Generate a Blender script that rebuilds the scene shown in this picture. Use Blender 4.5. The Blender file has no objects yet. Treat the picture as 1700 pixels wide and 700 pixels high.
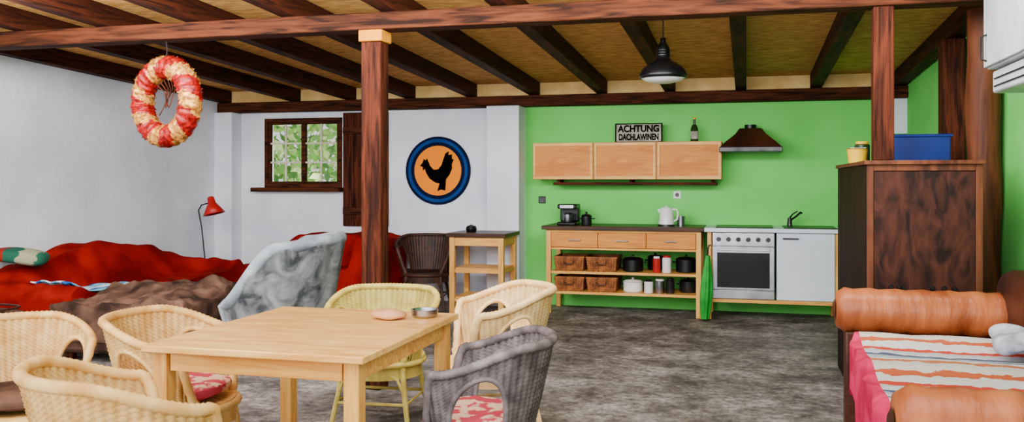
import bpy, bmesh, math, random
from mathutils import Vector, noise, Matrix
random.seed(7)
pi=math.pi
S=bpy.context.scene
COL=S.collection

# ---------------------------------------------------------------- materials
def lin(v):
    v/=255.0
    v=v/12.92 if v<=0.04045 else ((v+0.055)/1.055)**2.4
    return v**1.3
def C(r,g,b): return (lin(r),lin(g),lin(b),1)

def M(name,c1,c2=None,rough=.6,scale=4,stretch=(1,1,1),bump=0,bscale=None,metal=0,detail=6,dist=0,lo=.35,hi=.65,crease_shade=0,emit=0,spec=.3,trans=0,alpha=1,sheen=0):
    m=bpy.data.materials.new(name); m.use_nodes=True
    nt=m.node_tree; N=nt.nodes; L=nt.links
    b=N['Principled BSDF']
    b.inputs['Roughness'].default_value=rough
    b.inputs['Metallic'].default_value=metal
    b.inputs['Specular IOR Level'].default_value=spec
    b.inputs['Transmission Weight'].default_value=trans
    b.inputs['Sheen Weight'].default_value=sheen
    c2=c2 or tuple([x*.82 for x in c1[:3]]+[1])
    tc=N.new('ShaderNodeTexCoord'); mp=N.new('ShaderNodeMapping')
    mp.inputs['Scale'].default_value=stretch
    L.new(tc.outputs['Object'],mp.inputs['Vector'])
    nz=N.new('ShaderNodeTexNoise'); nz.inputs['Scale'].default_value=scale
    nz.inputs['Detail'].default_value=detail; nz.inputs['Distortion'].default_value=dist
    L.new(mp.outputs[0],nz.inputs['Vector'])
    rp=N.new('ShaderNodeValToRGB'); rp.color_ramp.elements[0].position=lo; rp.color_ramp.elements[1].position=hi
    rp.color_ramp.elements[0].color=c2; rp.color_ramp.elements[1].color=c1
    L.new(nz.outputs['Fac'],rp.inputs['Fac'])
    out=rp.outputs[0]
    if crease_shade:  # crease shade painted into the base colour: concave weave valleys are darkened
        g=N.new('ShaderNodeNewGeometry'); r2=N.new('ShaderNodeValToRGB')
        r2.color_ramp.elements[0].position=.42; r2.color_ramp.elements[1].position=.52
        r2.color_ramp.elements[0].color=(1-crease_shade,1-crease_shade,1-crease_shade,1); r2.color_ramp.elements[1].color=(1,1,1,1)
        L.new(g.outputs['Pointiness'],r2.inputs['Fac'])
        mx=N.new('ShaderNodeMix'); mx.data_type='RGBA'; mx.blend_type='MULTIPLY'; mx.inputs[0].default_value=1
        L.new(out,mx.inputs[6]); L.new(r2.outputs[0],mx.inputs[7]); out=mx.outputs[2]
    L.new(out,b.inputs['Base Color'])
    if bump:
        n2=N.new('ShaderNodeTexNoise'); n2.inputs['Scale'].default_value=bscale or scale*3; n2.inputs['Detail'].default_value=5
        L.new(mp.outputs[0],n2.inputs['Vector'])
        bp=N.new('ShaderNodeBump'); bp.inputs['Strength'].default_value=bump; bp.inputs['Distance'].default_value=.02
        L.new(n2.outputs['Fac'],bp.inputs['Height']); L.new(bp.outputs[0],b.inputs['Normal'])
    return m

WALLW=M('white_plaster',C(240,240,246),C(222,224,234),.9,scale=1.5,bump=.3,bscale=14,spec=.2)
WALLG=M('green_plaster',C(136,222,126),C(122,211,112),.85,scale=1.2,bump=.2,bscale=14,spec=.15)
DARKW_Y=M('dark_timber_y',C(98,56,36),C(48,27,19),.7,scale=3,stretch=(9,.8,9),bump=.4,dist=1,spec=.12)
DARKW_X=M('dark_timber_x',C(110,66,42),C(52,31,21),.75,scale=3,stretch=(.8,9,9),bump=.5,dist=1,spec=.1)
DARKW_Z=M('dark_timber_z',C(112,62,40),C(54,30,21),.75,scale=3,stretch=(9,9,.8),bump=.5,dist=1,spec=.1)
PINE=M('pine_z',C(240,194,112),C(216,160,84),.45,scale=3,stretch=(8,8,.9),bump=.08,dist=1)
PINEX=M('pine_x',C(242,194,112),C(220,160,80),.4,scale=3,stretch=(.9,8,8),bump=.08,dist=1)
TABLET=M('table_top_birch',C(246,206,134),C(228,174,98),.35,scale=2.4,stretch=(1,5,5),bump=.05,dist=1.5)
PINED=M('pine_panel_warm',C(228,162,80),C(208,138,60),.5,scale=3,stretch=(.9,8,8),bump=.06,dist=1,spec=.2)
WORKT=M('brown_worktop',C(104,72,50),C(68,46,32),.4,scale=3,stretch=(.9,8,8),spec=.2)
WHITE=M('white_enamel',C(228,232,240),C(218,222,230),.35,scale=2)
STEEL=M('steel',C(190,190,194),C(160,160,166),.3,metal=1,scale=6)
STEELD=M('dark_steel',C(94,92,92),C(56,56,58),.35,metal=.8,scale=6)
BLACK=M('black_enamel',C(32,31,33),C(20,20,21),.35,scale=5)
GLASSD=M('oven_glass',C(46,44,46),C(32,31,33),.08,scale=2,spec=.5)
WICK=M('natural_wicker',C(246,210,146),C(226,178,106),.5,scale=14,crease_shade=.6)
WICKP=M('pale_wicker',C(248,220,168),C(232,192,132),.5,scale=14,crease_shade=.6)
WICKG=M('olive_wicker',C(214,198,116),C(188,168,88),.5,scale=14,crease_shade=.65)
WICKY=M('grey_wicker',C(156,146,146),C(108,100,100),.6,scale=14,crease_shade=.75)
WICKD=M('brown_wicker',C(100,66,50),C(62,42,34),.55,scale=14,crease_shade=.6)
BASK=M('basket_weave',C(184,122,70),C(132,86,50),.6,scale=18,crease_shade=.6)
RED=M('red_cloth',C(174,40,30),C(122,22,18),.95,scale=3,bump=.6,bscale=7,spec=.05)
BROWNL=M('brown_suede',C(138,108,92),C(70,54,46),.9,scale=5,bump=.7,bscale=9,spec=.1)
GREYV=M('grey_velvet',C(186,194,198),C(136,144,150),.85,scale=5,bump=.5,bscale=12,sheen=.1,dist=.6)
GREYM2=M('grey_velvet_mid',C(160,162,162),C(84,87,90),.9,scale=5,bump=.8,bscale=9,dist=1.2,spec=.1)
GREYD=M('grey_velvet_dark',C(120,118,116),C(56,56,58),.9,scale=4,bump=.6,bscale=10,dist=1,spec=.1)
TANL=M('tan_leather',C(204,130,82),C(142,78,44),.38,scale=2.5,bump=.25,bscale=14,stretch=(3,1,1))
DKL=M('dark_leather',C(104,60,38),C(60,33,23),.45,scale=3,bump=.3,bscale=14)
CABW=M('veneer_dark',C(94,56,44),C(48,28,23),.5,scale=2.6,stretch=(3,3,1.2),dist=2.5,bump=.2,spec=.15)
CABF=M('veneer_frame',C(132,84,58),C(86,52,38),.55,scale=2.2,stretch=(6,6,.8),dist=1,bump=.15,spec=.15)
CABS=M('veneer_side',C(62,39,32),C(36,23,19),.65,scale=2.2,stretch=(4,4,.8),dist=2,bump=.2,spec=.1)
LAMPRED=M('red_enamel',C(206,36,30),C(180,24,20),.35)
GOLD=M('gold_tinsel',C(224,176,96),C(158,100,44),.4,metal=.3,scale=40)
REDT=M('red_tinsel',C(184,26,20),C(112,12,10),.4,metal=.1,scale=40)
ORANGE=M('orange_yellow_paint',C(252,160,0),C(248,152,0),.8,spec=.05)
NAVY=M('navy_paint',C(32,42,78),C(26,36,66),.8,spec=.05)
BLUE=M('blue_paint',C(44,88,150),C(38,78,134),.8,spec=.05)
BLUEC=M('blue_plastic',C(30,58,130),C(24,44,104),.5,spec=.2)
YEL=M('yellow_plastic',C(230,196,30),C(210,168,20),.45)
GREENP=M('green_nylon',C(40,176,70),C(26,146,54),.55,scale=8)
FLORAL=M('floral_cloth',C(208,90,110),C(236,206,180),.85,scale=14,lo=.48,hi=.53,spec=.1)
PINK=M('pink_cloth',C(232,66,124),C(196,38,90),.9,scale=8,spec=.1)
CREAM=M('cream_cloth',C(230,222,206),C(206,196,180),.85,scale=8)
GREYCL=M('grey_white_cloth',C(220,222,228),C(150,154,166),.9,scale=9,bump=.4)
PAPER=M('pale_sign',C(210,204,192),C(150,144,130),.8,scale=9,spec=.1)
INK=M('black_ink',C(18,16,16),C(12,11,11),.9,spec=.03)
BRASSY=M('yellow_metal_cap',C(228,164,10),C(190,124,8),.6,spec=.1)
CERAM=M('white_ceramic',C(238,236,232),C(226,224,220),.25)
REDJ=M('red_label',C(196,44,44),C(170,34,34),.4)
GREYM=M('painted_grey_white',C(208,210,212),C(188,190,196),.5)
LAWN=M('lawn',C(120,160,70),C(80,120,44),.9,scale=6)
GLASS=M('window_glass',(1,1,1,1),(1,1,1,1),.02,trans=1,spec=.5)
BGLASS=M('bottle_glass',C(70,90,50),C(50,70,36),.1)
CORDM=M('cord_black',C(36,34,34),None,.6)
OUTW=M('socket_white',C(236,236,236),None,.4)
CEIL=M('chipboard_ceiling',C(236,194,126),C(192,144,86),.85,scale=9,stretch=(1,3,1),bump=.3,bscale=40,lo=.3,hi=.7,spec=.1)
CEIL2=M('pale_board',C(246,216,154),C(226,190,124),.7,scale=5)

def floor_mat():
    m=bpy.data.materials.new('worn_concrete'); m.use_nodes=True
    nt=m.node_tree;N=nt.nodes;L=nt.links;b=N['Principled BSDF']
    b.inputs['Specular IOR Level'].default_value=.3
    tc=N.new('ShaderNodeTexCoord')
    n1=N.new('ShaderNodeTexNoise');n1.inputs['Scale'].default_value=1.9;n1.inputs['Detail'].default_value=10;n1.inputs['Roughness'].default_value=.78
    n2=N.new('ShaderNodeTexNoise');n2.inputs['Scale'].default_value=17;n2.inputs['Detail'].default_value=10;n2.inputs['Roughness'].default_value=.8
    L.new(tc.outputs['Object'],n1.inputs['Vector']);L.new(tc.outputs['Object'],n2.inputs['Vector'])
    r1=N.new('ShaderNodeValToRGB');e=r1.color_ramp.elements
    e[0].position=.38;e[0].color=C(98,92,88);e[1].position=.64;e[1].color=C(198,190,184)
    x=e.new(.5);x.color=C(150,142,136)
    L.new(n1.outputs['Fac'],r1.inputs['Fac'])
    r2=N.new('ShaderNodeValToRGB');e=r2.color_ramp.elements
    e[0].position=.40;e[0].color=(.24,.23,.22,1);e[1].position=.60;e[1].color=(1.0,1.0,1.0,1)
    L.new(n2.outputs['Fac'],r2.inputs['Fac'])
    mx=N.new('ShaderNodeMix');mx.data_type='RGBA';mx.blend_type='MULTIPLY';mx.inputs[0].default_value=.9
    L.new(r1.outputs[0],mx.inputs[6]);L.new(r2.outputs[0],mx.inputs[7]);L.new(mx.outputs[2],b.inputs['Base Color'])
    rr=N.new('ShaderNodeMapRange');rr.inputs[3].default_value=.42;rr.inputs[4].default_value=.8
    L.new(n2.outputs['Fac'],rr.inputs[0]);L.new(rr.outputs[0],b.inputs['Roughness'])
    bp=N.new('ShaderNodeBump');bp.inputs['Strength'].default_value=.45;bp.inputs['Distance'].default_value=.02
    L.new(n2.outputs['Fac'],bp.inputs['Height']);L.new(bp.outputs[0],b.inputs['Normal'])
    return m
FLOOR=floor_mat()

def stripes(name,cols,period,axis=1,distort=.02,rough=.9):
    m=bpy.data.materials.new(name);m.use_nodes=True
    nt=m.node_tree;N=nt.nodes;L=nt.links;b=N['Principled BSDF'];b.inputs['Roughness'].default_value=rough
    b.inputs['Specular IOR Level'].default_value=.1
    tc=N.new('ShaderNodeTexCoord');sx=N.new('ShaderNodeSeparateXYZ');L.new(tc.outputs['Object'],sx.inputs[0])
    nz=N.new('ShaderNodeTexNoise');nz.inputs['Scale'].default_value=16;nz.inputs['Detail'].default_value=6;L.new(tc.outputs['Object'],nz.inputs['Vector'])
    a=N.new('ShaderNodeMath');a.operation='MULTIPLY_ADD';L.new(nz.outputs['Fac'],a.inputs[0]);a.inputs[1].default_value=distort*2;L.new(sx.outputs[axis],a.inputs[2])
    d=N.new('ShaderNodeMath');d.operation='DIVIDE';L.new(a.outputs[0],d.inputs[0]);d.inputs[1].default_value=period
    f=N.new('ShaderNodeMath');f.operation='FRACT';L.new(d.outputs[0],f.inputs[0])
    r=N.new('ShaderNodeValToRGB');r.color_ramp.interpolation='CONSTANT'
    e=r.color_ramp.elements
    e[0].position=0;e[0].color=cols[0];e[1].position=1/len(cols);e[1].color=cols[1]
    for i in range(2,len(cols)):
        x=e.new(i/len(cols));x.color=cols[i]
    L.new(f.outputs[0],r.inputs[0])
    L.new(r.outputs[0],b.inputs['Base Color'])
    bp=N.new('ShaderNodeBump');bp.inputs['Strength'].default_value=.5;bp.inputs['Distance'].default_value=.01
    n3=N.new('ShaderNodeTexNoise');n3.inputs['Scale'].default_value=60;L.new(tc.outputs['Object'],n3.inputs['Vector'])
    L.new(n3.outputs['Fac'],bp.inputs['Height']);L.new(bp.outputs[0],b.inputs['Normal'])
    return m
RUG=stripes('rag_stripes',[C(220,216,214),C(206,118,84),C(222,212,204),C(214,208,206),C(208,138,100),C(226,224,226),C(130,138,160),C(208,208,216),C(180,184,196),C(106,116,142),C(210,212,218),C(196,200,206),C(212,92,78),C(224,220,218)],.72,1,.055)
TOWEL=stripes('towel_stripes',[C(110,176,204),C(226,230,236),C(44,112,178),C(136,190,212),C(224,228,234)],.30,0,.03)
QUILT=stripes('patch_stripes',[C(56,112,92),C(170,170,140),C(64,122,100),C(160,56,40)],.5,0,.08)

# ---------------------------------------------------------------- geometry
def box(bm,x0,x1,y0,y1,z0,z1,mi=0):
    v=[bm.verts.new(p) for p in ((x0,y0,z0),(x1,y0,z0),(x1,y1,z0),(x0,y1,z0),(x0,y0,z1),(x1,y0,z1),(x1,y1,z1),(x0,y1,z1))]
    for f in ((0,3,2,1),(4,5,6,7),(0,1,5,4),(1,2,6,5),(2,3,7,6),(3,0,4,7)):
        bm.faces.new([v[i] for i in f]).material_index=mi
    return v
def tube(bm,pts,r,seg=8,closed=False,mi=0,cap=True):
    pts=[Vector(p) for p in pts];n=len(pts)
    if not hasattr(r,'__len__'): r=[r]*n
    rings=[];up=None
    for i,p in enumerate(pts):
        if closed: t=(pts[(i+1)%n]-pts[i-1])
        else: t=pts[min(i+1,n-1)]-pts[max(i-1,0)]
        if t.length<1e-9: t=Vector((0,0,1))
        t.normalize()
        if up is None:
            up=Vector((0,0,1)) if abs(t.z)<.9 else Vector((1,0,0))
        a=up-t*up.dot(t)
        if a.length<1e-4: a=Vector((1,0,0)).cross(t)
        a.normalize();up=a;b=t.cross(a)
        rings.append([bm.verts.new(p+(a*math.cos(2*pi*k/seg)+b*math.sin(2*pi*k/seg))*r[i]) for k in range(seg)])
    m=n if closed else n-1
    for i in range(m):
        A=rings[i];B=rings[(i+1)%n]
        for k in range(seg):
            bm.faces.new((A[k],A[(k+1)%seg],B[(k+1)%seg],B[k])).material_index=mi
    if cap and not closed:
        bm.faces.new(rings[0][::-1]).material_index=mi;bm.faces.new(rings[-1]).material_index=mi
def lathe(bm,prof,seg=24,c=(0,0,0),mi=0,cap=True):
    rings=[]
    for r,z in prof:
        rings.append([bm.verts.new((c[0]+r*math.cos(2*pi*k/seg),c[1]+r*math.sin(2*pi*k/seg),c[2]+z)) for k in range(seg)])
    for A,B in zip(rings,rings[1:]):
        for k in range(seg): bm.faces.new((A[k],A[(k+1)%seg],B[(k+1)%seg],B[k])).material_index=mi
    if cap:
        if prof[0][0]>1e-4: bm.faces.new(rings[0][::-1]).material_index=mi
        if prof[-1][0]>1e-4: bm.faces.new(rings[-1]).material_index=mi
def grid(bm,fn,nu,nv,keep=None,mi=0):
    V=[[bm.verts.new(fn(i/nu,j/nv)) for j in range(nv+1)] for i in range(nu+1)]
    for i in range(nu):
        for j in range(nv):
            if keep and not keep((i+.5)/nu,(j+.5)/nv): continue
            bm.faces.new((V[i][j],V[i+1][j],V[i+1][j+1],V[i][j+1])).material_index=mi
    for v in [v for r in V for v in r if not v.link_faces]: bm.verts.remove(v)
def soft(bm,c,s,e=.35,amp=.0,f=3,seed=0,nu=40,nv=24,mi=0,flat=True):
    def sp(x,p): return math.copysign(abs(x)**p,x)
    rings=[]
    for j in range(nv+1):
        ph=-pi/2+pi*j/nv;ring=[]
        for i in range(nu):
            th=2*pi*i/nu
            x=sp(math.cos(ph),e)*sp(math.cos(th),e);y=sp(math.cos(ph),e)*sp(math.sin(th),e);z=sp(math.sin(ph),e)
            p=Vector((c[0]+x*s[0]/2,c[1]+y*s[1]/2,c[2]+z*s[2]/2))
            if amp:
                k=noise.noise(p*f+Vector((seed,seed*1.7,0)))
                d=Vector((x,y,z)).normalized()*k*amp
                if flat and z<-.9: d=Vector((0,0,0))
                p+=d
            ring.append(bm.verts.new(p))
        rings.append(ring)
    for A,B in zip(rings,rings[1:]):
        for k in range(nu): bm.faces.new((A[k],A[(k+1)%nu],B[(k+1)%nu],B[k])).material_index=mi
    bmesh.ops.remove_doubles(bm,verts=bm.verts[:],dist=1e-5)

def mk(name,bm,mats,parent=None,loc=(0,0,0),rot=(0,0,0),bevel=0,ang=35,solid=0,label=None):
    bmesh.ops.recalc_face_normals(bm,faces=bm.faces[:])
    me=bpy.data.meshes.new(name);bm.to_mesh(me);bm.free()
    for m in (mats if isinstance(mats,(list,tuple)) else [mats]): me.materials.append(m)
    for p in me.polygons: p.use_smooth=True
    me.set_sharp_from_angle(angle=math.radians(ang))
    o=bpy.data.objects.new(name,me);COL.objects.link(o)
    o.location=loc;o.rotation_euler=rot
    if parent: o.parent=parent
    if solid:
        s=o.modifiers.new('solid','SOLIDIFY');s.thickness=solid;s.offset=0
    if bevel:
        b=o.modifiers.new('bevel','BEVEL');b.width=bevel;b.segments=2;b.limit_method='ANGLE'
    if label: o['label']=label
    return o
def B(): return bmesh.new()
def bx(*a,mi=0):
    bm=B();box(bm,*a,mi=mi);return bm
def boxes(name,L,mat,parent,bevel=.002):
    for a in L: mk(name,bx(*a),mat,parent,bevel=bevel)
def thing(name,label,cat,loc=(0,0,0),rz=0,group=None):
    o=bpy.data.objects.new(name,None);o.empty_display_size=.1;COL.objects.link(o)
    o.location=loc;o.rotation_euler=(0,0,rz)
    o['label']=label;o['category']=cat
    if group:o['group']=group
    return o
def tag(o,label,cat,group=None):
    o['label']=label;o['category']=cat
    if group:o['group']=group
    return o
def struct(o): o['kind']='structure';return o
def dup(src,loc,rz=None,label=None):
    n=src.copy();COL.objects.link(n);n.location=loc
    if rz is not None:n.rotation_euler=(0,0,rz)
    if label:n['label']=label
    def rec(a,b):
        for ch in a.children:
            q=ch.copy();COL.objects.link(q);q.parent=b;rec(ch,q)
    rec(src,n);return n

def zr(y): return 2.31+.04*(9.6-y)
XL,XR,YB,YF=-6.2,1.54,9.6,1.2

# ---------------------------------------------------------------- room shell
struct(mk('floor',bx(XL-.2,XR+.2,-2.5,YB+.2,-.1,0),FLOOR))
bm=B();top=2.62
wx0,wx1,wz0,wz1=-5.64,-4.62,1.29,2.12
box(bm,XL-.2,wx0,YB,YB+.2,0,top);box(bm,wx1,-2.39,YB,YB+.2,0,top)
box(bm,wx0,wx1,YB,YB+.2,0,wz0);box(bm,wx0,wx1,YB,YB+.2,wz1,top)
struct(mk('wall_back',bm,WALLW))
struct(mk('wall_kitchen',bx(-2.39,XR+.2,YB,YB+.2,0,top),WALLG))
def sidewall(name,x0,x1,mat):
    bm=B();P=[(YF,0),(YB,0),(YB,zr(YB)+.15),(YF,zr(YF)+.15)]
    a=[bm.verts.new((x0,y,z)) for y,z in P];b=[bm.verts.new((x1,y,z)) for y,z in P]
    bm.faces.new(a);bm.faces.new(b[::-1])
    for i in range(4): bm.faces.new((a[i],b[i],b[(i+1)%4],a[(i+1)%4]))
    return struct(mk(name,bm,mat))
sidewall('wall_left',XL-.2,XL,WALLW);sidewall('wall_right',XR,XR+.2,WALLG)
def slab(name,x0,x1,y0,y1,dz0,dz1,mat,bevel=0):
    bm=B();v=[]
    for z in (dz0,dz1):
        for x,y in ((x0,y0),(x1,y0),(x1,y1),(x0,y1)): v.append(bm.verts.new((x,y,zr(y)+z)))
    for f in ((0,3,2,1),(4,5,6,7),(0,1,5,4),(1,2,6,5),(2,3,7,6),(3,0,4,7)): bm.faces.new([v[i] for i in f])
    return mk(name,bm,mat,bevel=bevel)
struct(slab('ceiling',XL-.2,XR+.2,YF,YB+.2,.15,.21,CEIL))
struct(mk('trim_1',bx(-2.76,-2.39,9.3,YB,0,2.19),WALLW,bevel=.01))
struct(mk('trim_2',bx(XL,-5.96,9.38,YB,0,2.19),WALLW,bevel=.01))
struct(mk('trim_3',bx(XL,XR,9.57,9.6,2.31,2.455),CEIL2))
struct(mk('trim_4',bx(1.40,XR,9.5,9.6,1.84,2.19),WALLW,bevel=.004))
tag(mk('ceiling_beam',bx(XL,XR,9.44,9.6,2.19,2.31),DARKW_X,bevel=.008),'dark timber wall plate along the top of the plastered wall','beam')
tag(mk('ceiling_beam',bx(XL,XR-.02,5.36,5.53,2.36,zr(5.53)),DARKW_X,bevel=.01),'heavy dark-brown timber beam carried on the posts','beam')
rx=[1.47,.68,-.06,-.79,-1.52,-2.27,-3.0,-3.74,-4.48,-5.2,-6.13]
r0=None
for x in rx:
    if r0 is None:
        bm=B();v=[]
        for z in (0,.15):
            for xx,y in ((-.055,YF),(.055,YF),(.055,9.57),(-.055,9.57)): v.append(bm.verts.new((xx,y,zr(y)+z)))
        for f in ((0,3,2,1),(4,5,6,7),(0,1,5,4),(1,2,6,5),(2,3,7,6),(3,0,4,7)): bm.faces.new([v[i] for i in f])
        r0=mk('rafter',bm,DARKW_Y,loc=(x,0,0),bevel=.006);tag(r0,'dark-stained timber rafter under the chipboard ceiling','rafter','ceiling rafters')
    else:
        o=r0.copy();o.location=(x,0,0);COL.objects.link(o)
# posts
p=thing('wooden_post','tall square dark-brown timber post with yellow cap bracket','post',(-2.385,5.445,0))
mk('post_shaft',bx(-.07,.07,-.07,.07,0,2.285),DARKW_Z,p,bevel=.01)
mk('cap_bracket',bx(-.083,.083,-.083,.083,2.285,2.36),BRASSY,p,bevel=.006,label='yellow metal bracket')
tag(mk('wooden_post',bx(-.055,.055,-.055,.055,0,.875),DARKW_Z,loc=(.75,5.44,1.485),bevel=.008),'shorter dark timber post rising above the brown cabinet','post')

# ---------------------------------------------------------------- window
w=struct(thing('window_1','brown wooden casement window with white-barred panes above sill','window',(0,0,0)))
bm=B();t=.045
box(bm,wx0,wx1,9.58,9.7,wz0,wz0+t);box(bm,wx0,wx1,9.58,9.7,wz1-t,wz1)
box(bm,wx0,wx0+t,9.58,9.7,wz0+t,wz1-t);box(bm,wx1-t,wx1,9.58,9.7,wz0+t,wz1-t)
mk('window_frame',bm,DARKW_X,w,bevel=.005)
mk('window_sill',bx(wx0-.12,wx1+.02,9.46,9.6,wz0-.05,wz0),DARKW_X,w,bevel=.006)
sash_w=(wx1-wx0-2*t)/2
for k in range(2):
    a=wx0+t+k*sash_w;b=a+sash_w;z0=wz0+t;z1=wz1-t
    s=B();q=.028
    box(s,a,b,9.6,9.65,z0,z0+q);box(s,a,b,9.6,9.65,z1-q,z1);box(s,a,a+q,9.6,9.65,z0+q,z1-q);box(s,b-q,b,9.6,9.65,z0+q,z1-q)
    so=mk('window_sash',s,DARKW_X,w,bevel=.003)
    mx=(a+b)/2
    mk('glazing_bar',bx(mx-.011,mx+.011,9.60,9.618,z0+q,z1-q),CREAM,so)
    for j in (1,2):
        zz=z0+q+(z1-z0-2*q)*j/3;mk('glazing_bar',bx(a+q,b-q,9.602,9.616,zz-.010,zz+.010),CREAM,so)
    mk('glass_pane',bx(a+q,b-q,9.622,9.626,z0+q,z1-q),GLASS,so)
s=thing('window_shutter','brown planked wooden shutter standing open against the white wall','shutter',(0,0,0))
for k in range(4):
    x0=-4.59+k*.142;mk('shutter_board',bx(x0,x0+.138,9.55,9.585,.84,2.17),DARKW_Z,s,bevel=.004)
boxes('shutter_batten',[(-4.58,-4.04,9.52,9.55,.98,1.06),(-4.58,-4.04,9.52,9.55,1.92,2.0)],DARKW_X,s,.004)
bm=B()
for i in range(13000):
    x=random.uniform(-10.5,-3);z=random.uniform(0.0,4.6);y=12.4+noise.noise(Vector((x*.9,z*.9,2)))*.9+random.uniform(-.25,.25)
    c=Vector((x,y,z));a=Vector((random.uniform(-1,1),random.uniform(-.6,.6),random.uniform(-1,1))).normalized();
    b=a.cross(Vector((random.uniform(-.6,.6),-1,random.uniform(-.6,.6)))).normalized();l=random.uniform(.05,.11)
    mi=random.choice((0,0,1,1,2))
    bm.faces.new([bm.verts.new(c+a*l),bm.verts.new(c+b*l*.5),bm.verts.new(c-a*l),bm.verts.new(c-b*l*.5)]).material_index=mi
LF=[M('leaf_mid',C(196,236,130),C(146,210,86),.7,scale=3),M('leaf_light',C(246,254,200),C(226,248,160),.7,scale=3),M('leaf_dark',C(130,190,84),C(96,160,64),.7,scale=3)]
h=mk('hedge',bm,LF);tag(h,'sunlit leafy green hedge outside the window','hedge');h['kind']='stuff'
struct(mk('ground',bx(-16,10,9.8,20,-.12,-.02),LAWN))

# ---------------------------------------------------------------- rooster sign
s=thing('rooster_sign','round navy-rimmed orange sign with black rooster silhouette on white wall','sign',(-3.42,9.6,1.487))
def disc(r0_,r1,y0,y1,seg=64):
    bm=B()
    pr=[(r0_,y0),(r1,y0),(r1,y1),(r0_,y1)]
    rings=[[bm.verts.new((r*math.cos(2*pi*k/seg),y,r*math.sin(2*pi*k/seg))) for k in range(seg)] for r,y in pr]
    for i in range(4):
        if r0_<=.001 and i==3: continue
        A=rings[i];Bq=rings[(i+1)%4]
        for k in range(seg): bm.faces.new((A[k],A[(k+1)%seg],Bq[(k+1)%seg],Bq[k]))
    bmesh.ops.remove_doubles(bm,verts=bm.verts[:],dist=1e-6)
    return bm
mk('rim_ring',disc(.362,.39,-.03,0),NAVY,s,label='dark navy outer ring')
mk('blue_ring',disc(.325,.362,-.026,0),BLUE,s,label='blue ring')
mk('inner_ring',disc(.285,.325,-.027,0),NAVY,s,label='dark navy inner ring')
mk('orange_disc',disc(.0005,.285,-.022,0),ORANGE,s,label='orange-yellow face')
R=[(-.84,.20),(-.72,.34),(-.66,.50),(-.58,.44),(-.52,.52),(-.46,.40),(-.38,.20),(-.22,.04),(-.02,.06),(.12,.22),(.2,.45),(.3,.72),(.46,.82),(.44,.66),(.6,.68),(.56,.5),(.68,.46),(.6,.28),(.6,.08),(.5,-.16),(.34,-.36),(.18,-.5),(.14,-.7),(.3,-.84),(.1,-.8),(-.06,-.86),(.02,-.7),(.04,-.54),(-.16,-.5),(-.4,-.34),(-.56,-.1),(-.62,.08),(-.7,.0),(-.72,.16)]
bm=B();a=[bm.verts.new((x*.27+.01,-.024,z*.272)) for x,z in R];b=[bm.verts.new((x*.27+.01,-.02,z*.272)) for x,z in R]
bm.faces.new(a);bm.faces.new(b[::-1])
for i in range(len(R)): bm.faces.new((a[i],b[i],b[(i+1)%len(R)],a[(i+1)%len(R)]))
bmesh.ops.triangulate(bm,faces=[f for f in bm.faces if len(f.verts)>4])
mk('rooster_silhouette',bm,INK,s,ang=20,label='black rooster silhouette')

def text_mesh(name,body,size,mat,parent,loc,sx=1):
    cu=bpy.data.curves.new(name,'FONT');cu.body=body;cu.size=size;cu.align_x='CENTER';cu.align_y='CENTER';cu.extrude=.002;cu.offset=.004
    t=bpy.data.objects.new('tmp',cu);COL.objects.link(t)
    dg=bpy.context.evaluated_depsgraph_get();me=bpy.data.meshes.new_from_object(t.evaluated_get(dg))
    bpy.data.objects.remove(t);me.materials.clear();me.materials.append(mat);me.name=name
    o=bpy.data.objects.new(name,me);COL.objects.link(o);o.parent=parent;o.location=loc;o.rotation_euler=(pi/2,0,0);o.scale=(sx,1,1)
    return o
s=thing('warning_sign','weathered metal sign lettered ACHTUNG standing on wall cabinets','sign',(-1.11,9.42,1.775))
mk('sign_plate',bx(-.25,.25,0,.012,0,.205),PAPER,s,bevel=.003)
boxes('sign_border',((-.25,.25,-.004,0,0,.012),(-.25,.25,-.004,0,.193,.205),(-.25,-.236,-.004,0,.012,.193),(.236,.25,-.004,0,.012,.193)),INK,s,0)
text_mesh('lettering','ACHTUNG',.098,INK,s,(0,-.002,.145),.9)
text_mesh('lettering','DACHLAWINEN',.090,INK,s,(0,-.002,.056),.64)

# ---------------------------------------------------------------- kitchen wall units
def handle_bar(bm,x0,x1,y,z,r=.005):
    tube(bm,[(x0,y+.02,z),(x0,y,z),(x1,y,z),(x1,y+.02,z)],r,6)
wc_w=.66
for k in range(3):
    x=-2.227+k*wc_w
    c=thing('wall_cabinet','light pine wall cabinet with framed flap door on green wall','cabinet',(x,9.6,1.385),group='pine wall cabinets')
    bm=B();box(bm,0.002,wc_w-.002,-.33,0,0,.02);box(bm,.002,wc_w-.002,-.33,0,.37,.39);box(bm,.002,.02,-.33,0,.02,.37);box(bm,wc_w-.02,wc_w-.002,-.33,0,.02,.37);box(bm,.02,wc_w-.02,-.02,0,.02,.37)
    mk('cabinet_body',bm,PINEX,c,bevel=.002)
    bm=B();y0,y1=-.352,-.332;q=.035
    box(bm,.008,wc_w-.008,y0,y1,.002,q);box(bm,.008,wc_w-.008,y0,y1,.39-q,.388);box(bm,.008,q,y0,y1,q,.39-q);box(bm,wc_w-q,wc_w-.008,y0,y1,q,.39-q)
    d=mk('cabinet_door',bm,PINEX,c,bevel=.002)
    mk('door_panel',bx(q,wc_w-q,y0+.008,y1-.002,q,.39-q),PINED,d)
s=thing('hanging_shelf','thin brown shelf fixed beneath the pine wall cabinets','shelf',(0,0,0))
mk('shelf_board',bx(-2.02,-.3,9.34,9.6,1.325,1.355),DARKW_X,s,bevel=.003)
for x in (-1.98,-1.2,-.36): mk('shelf_bracket',bx(x,x+.03,9.36,9.58,1.355,1.384),DARKW_X,s)
s=thing('glass_bottle','small dark glass bottle with pale label on wall cabinet','bottle',(-.53,9.42,1.776))
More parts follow.
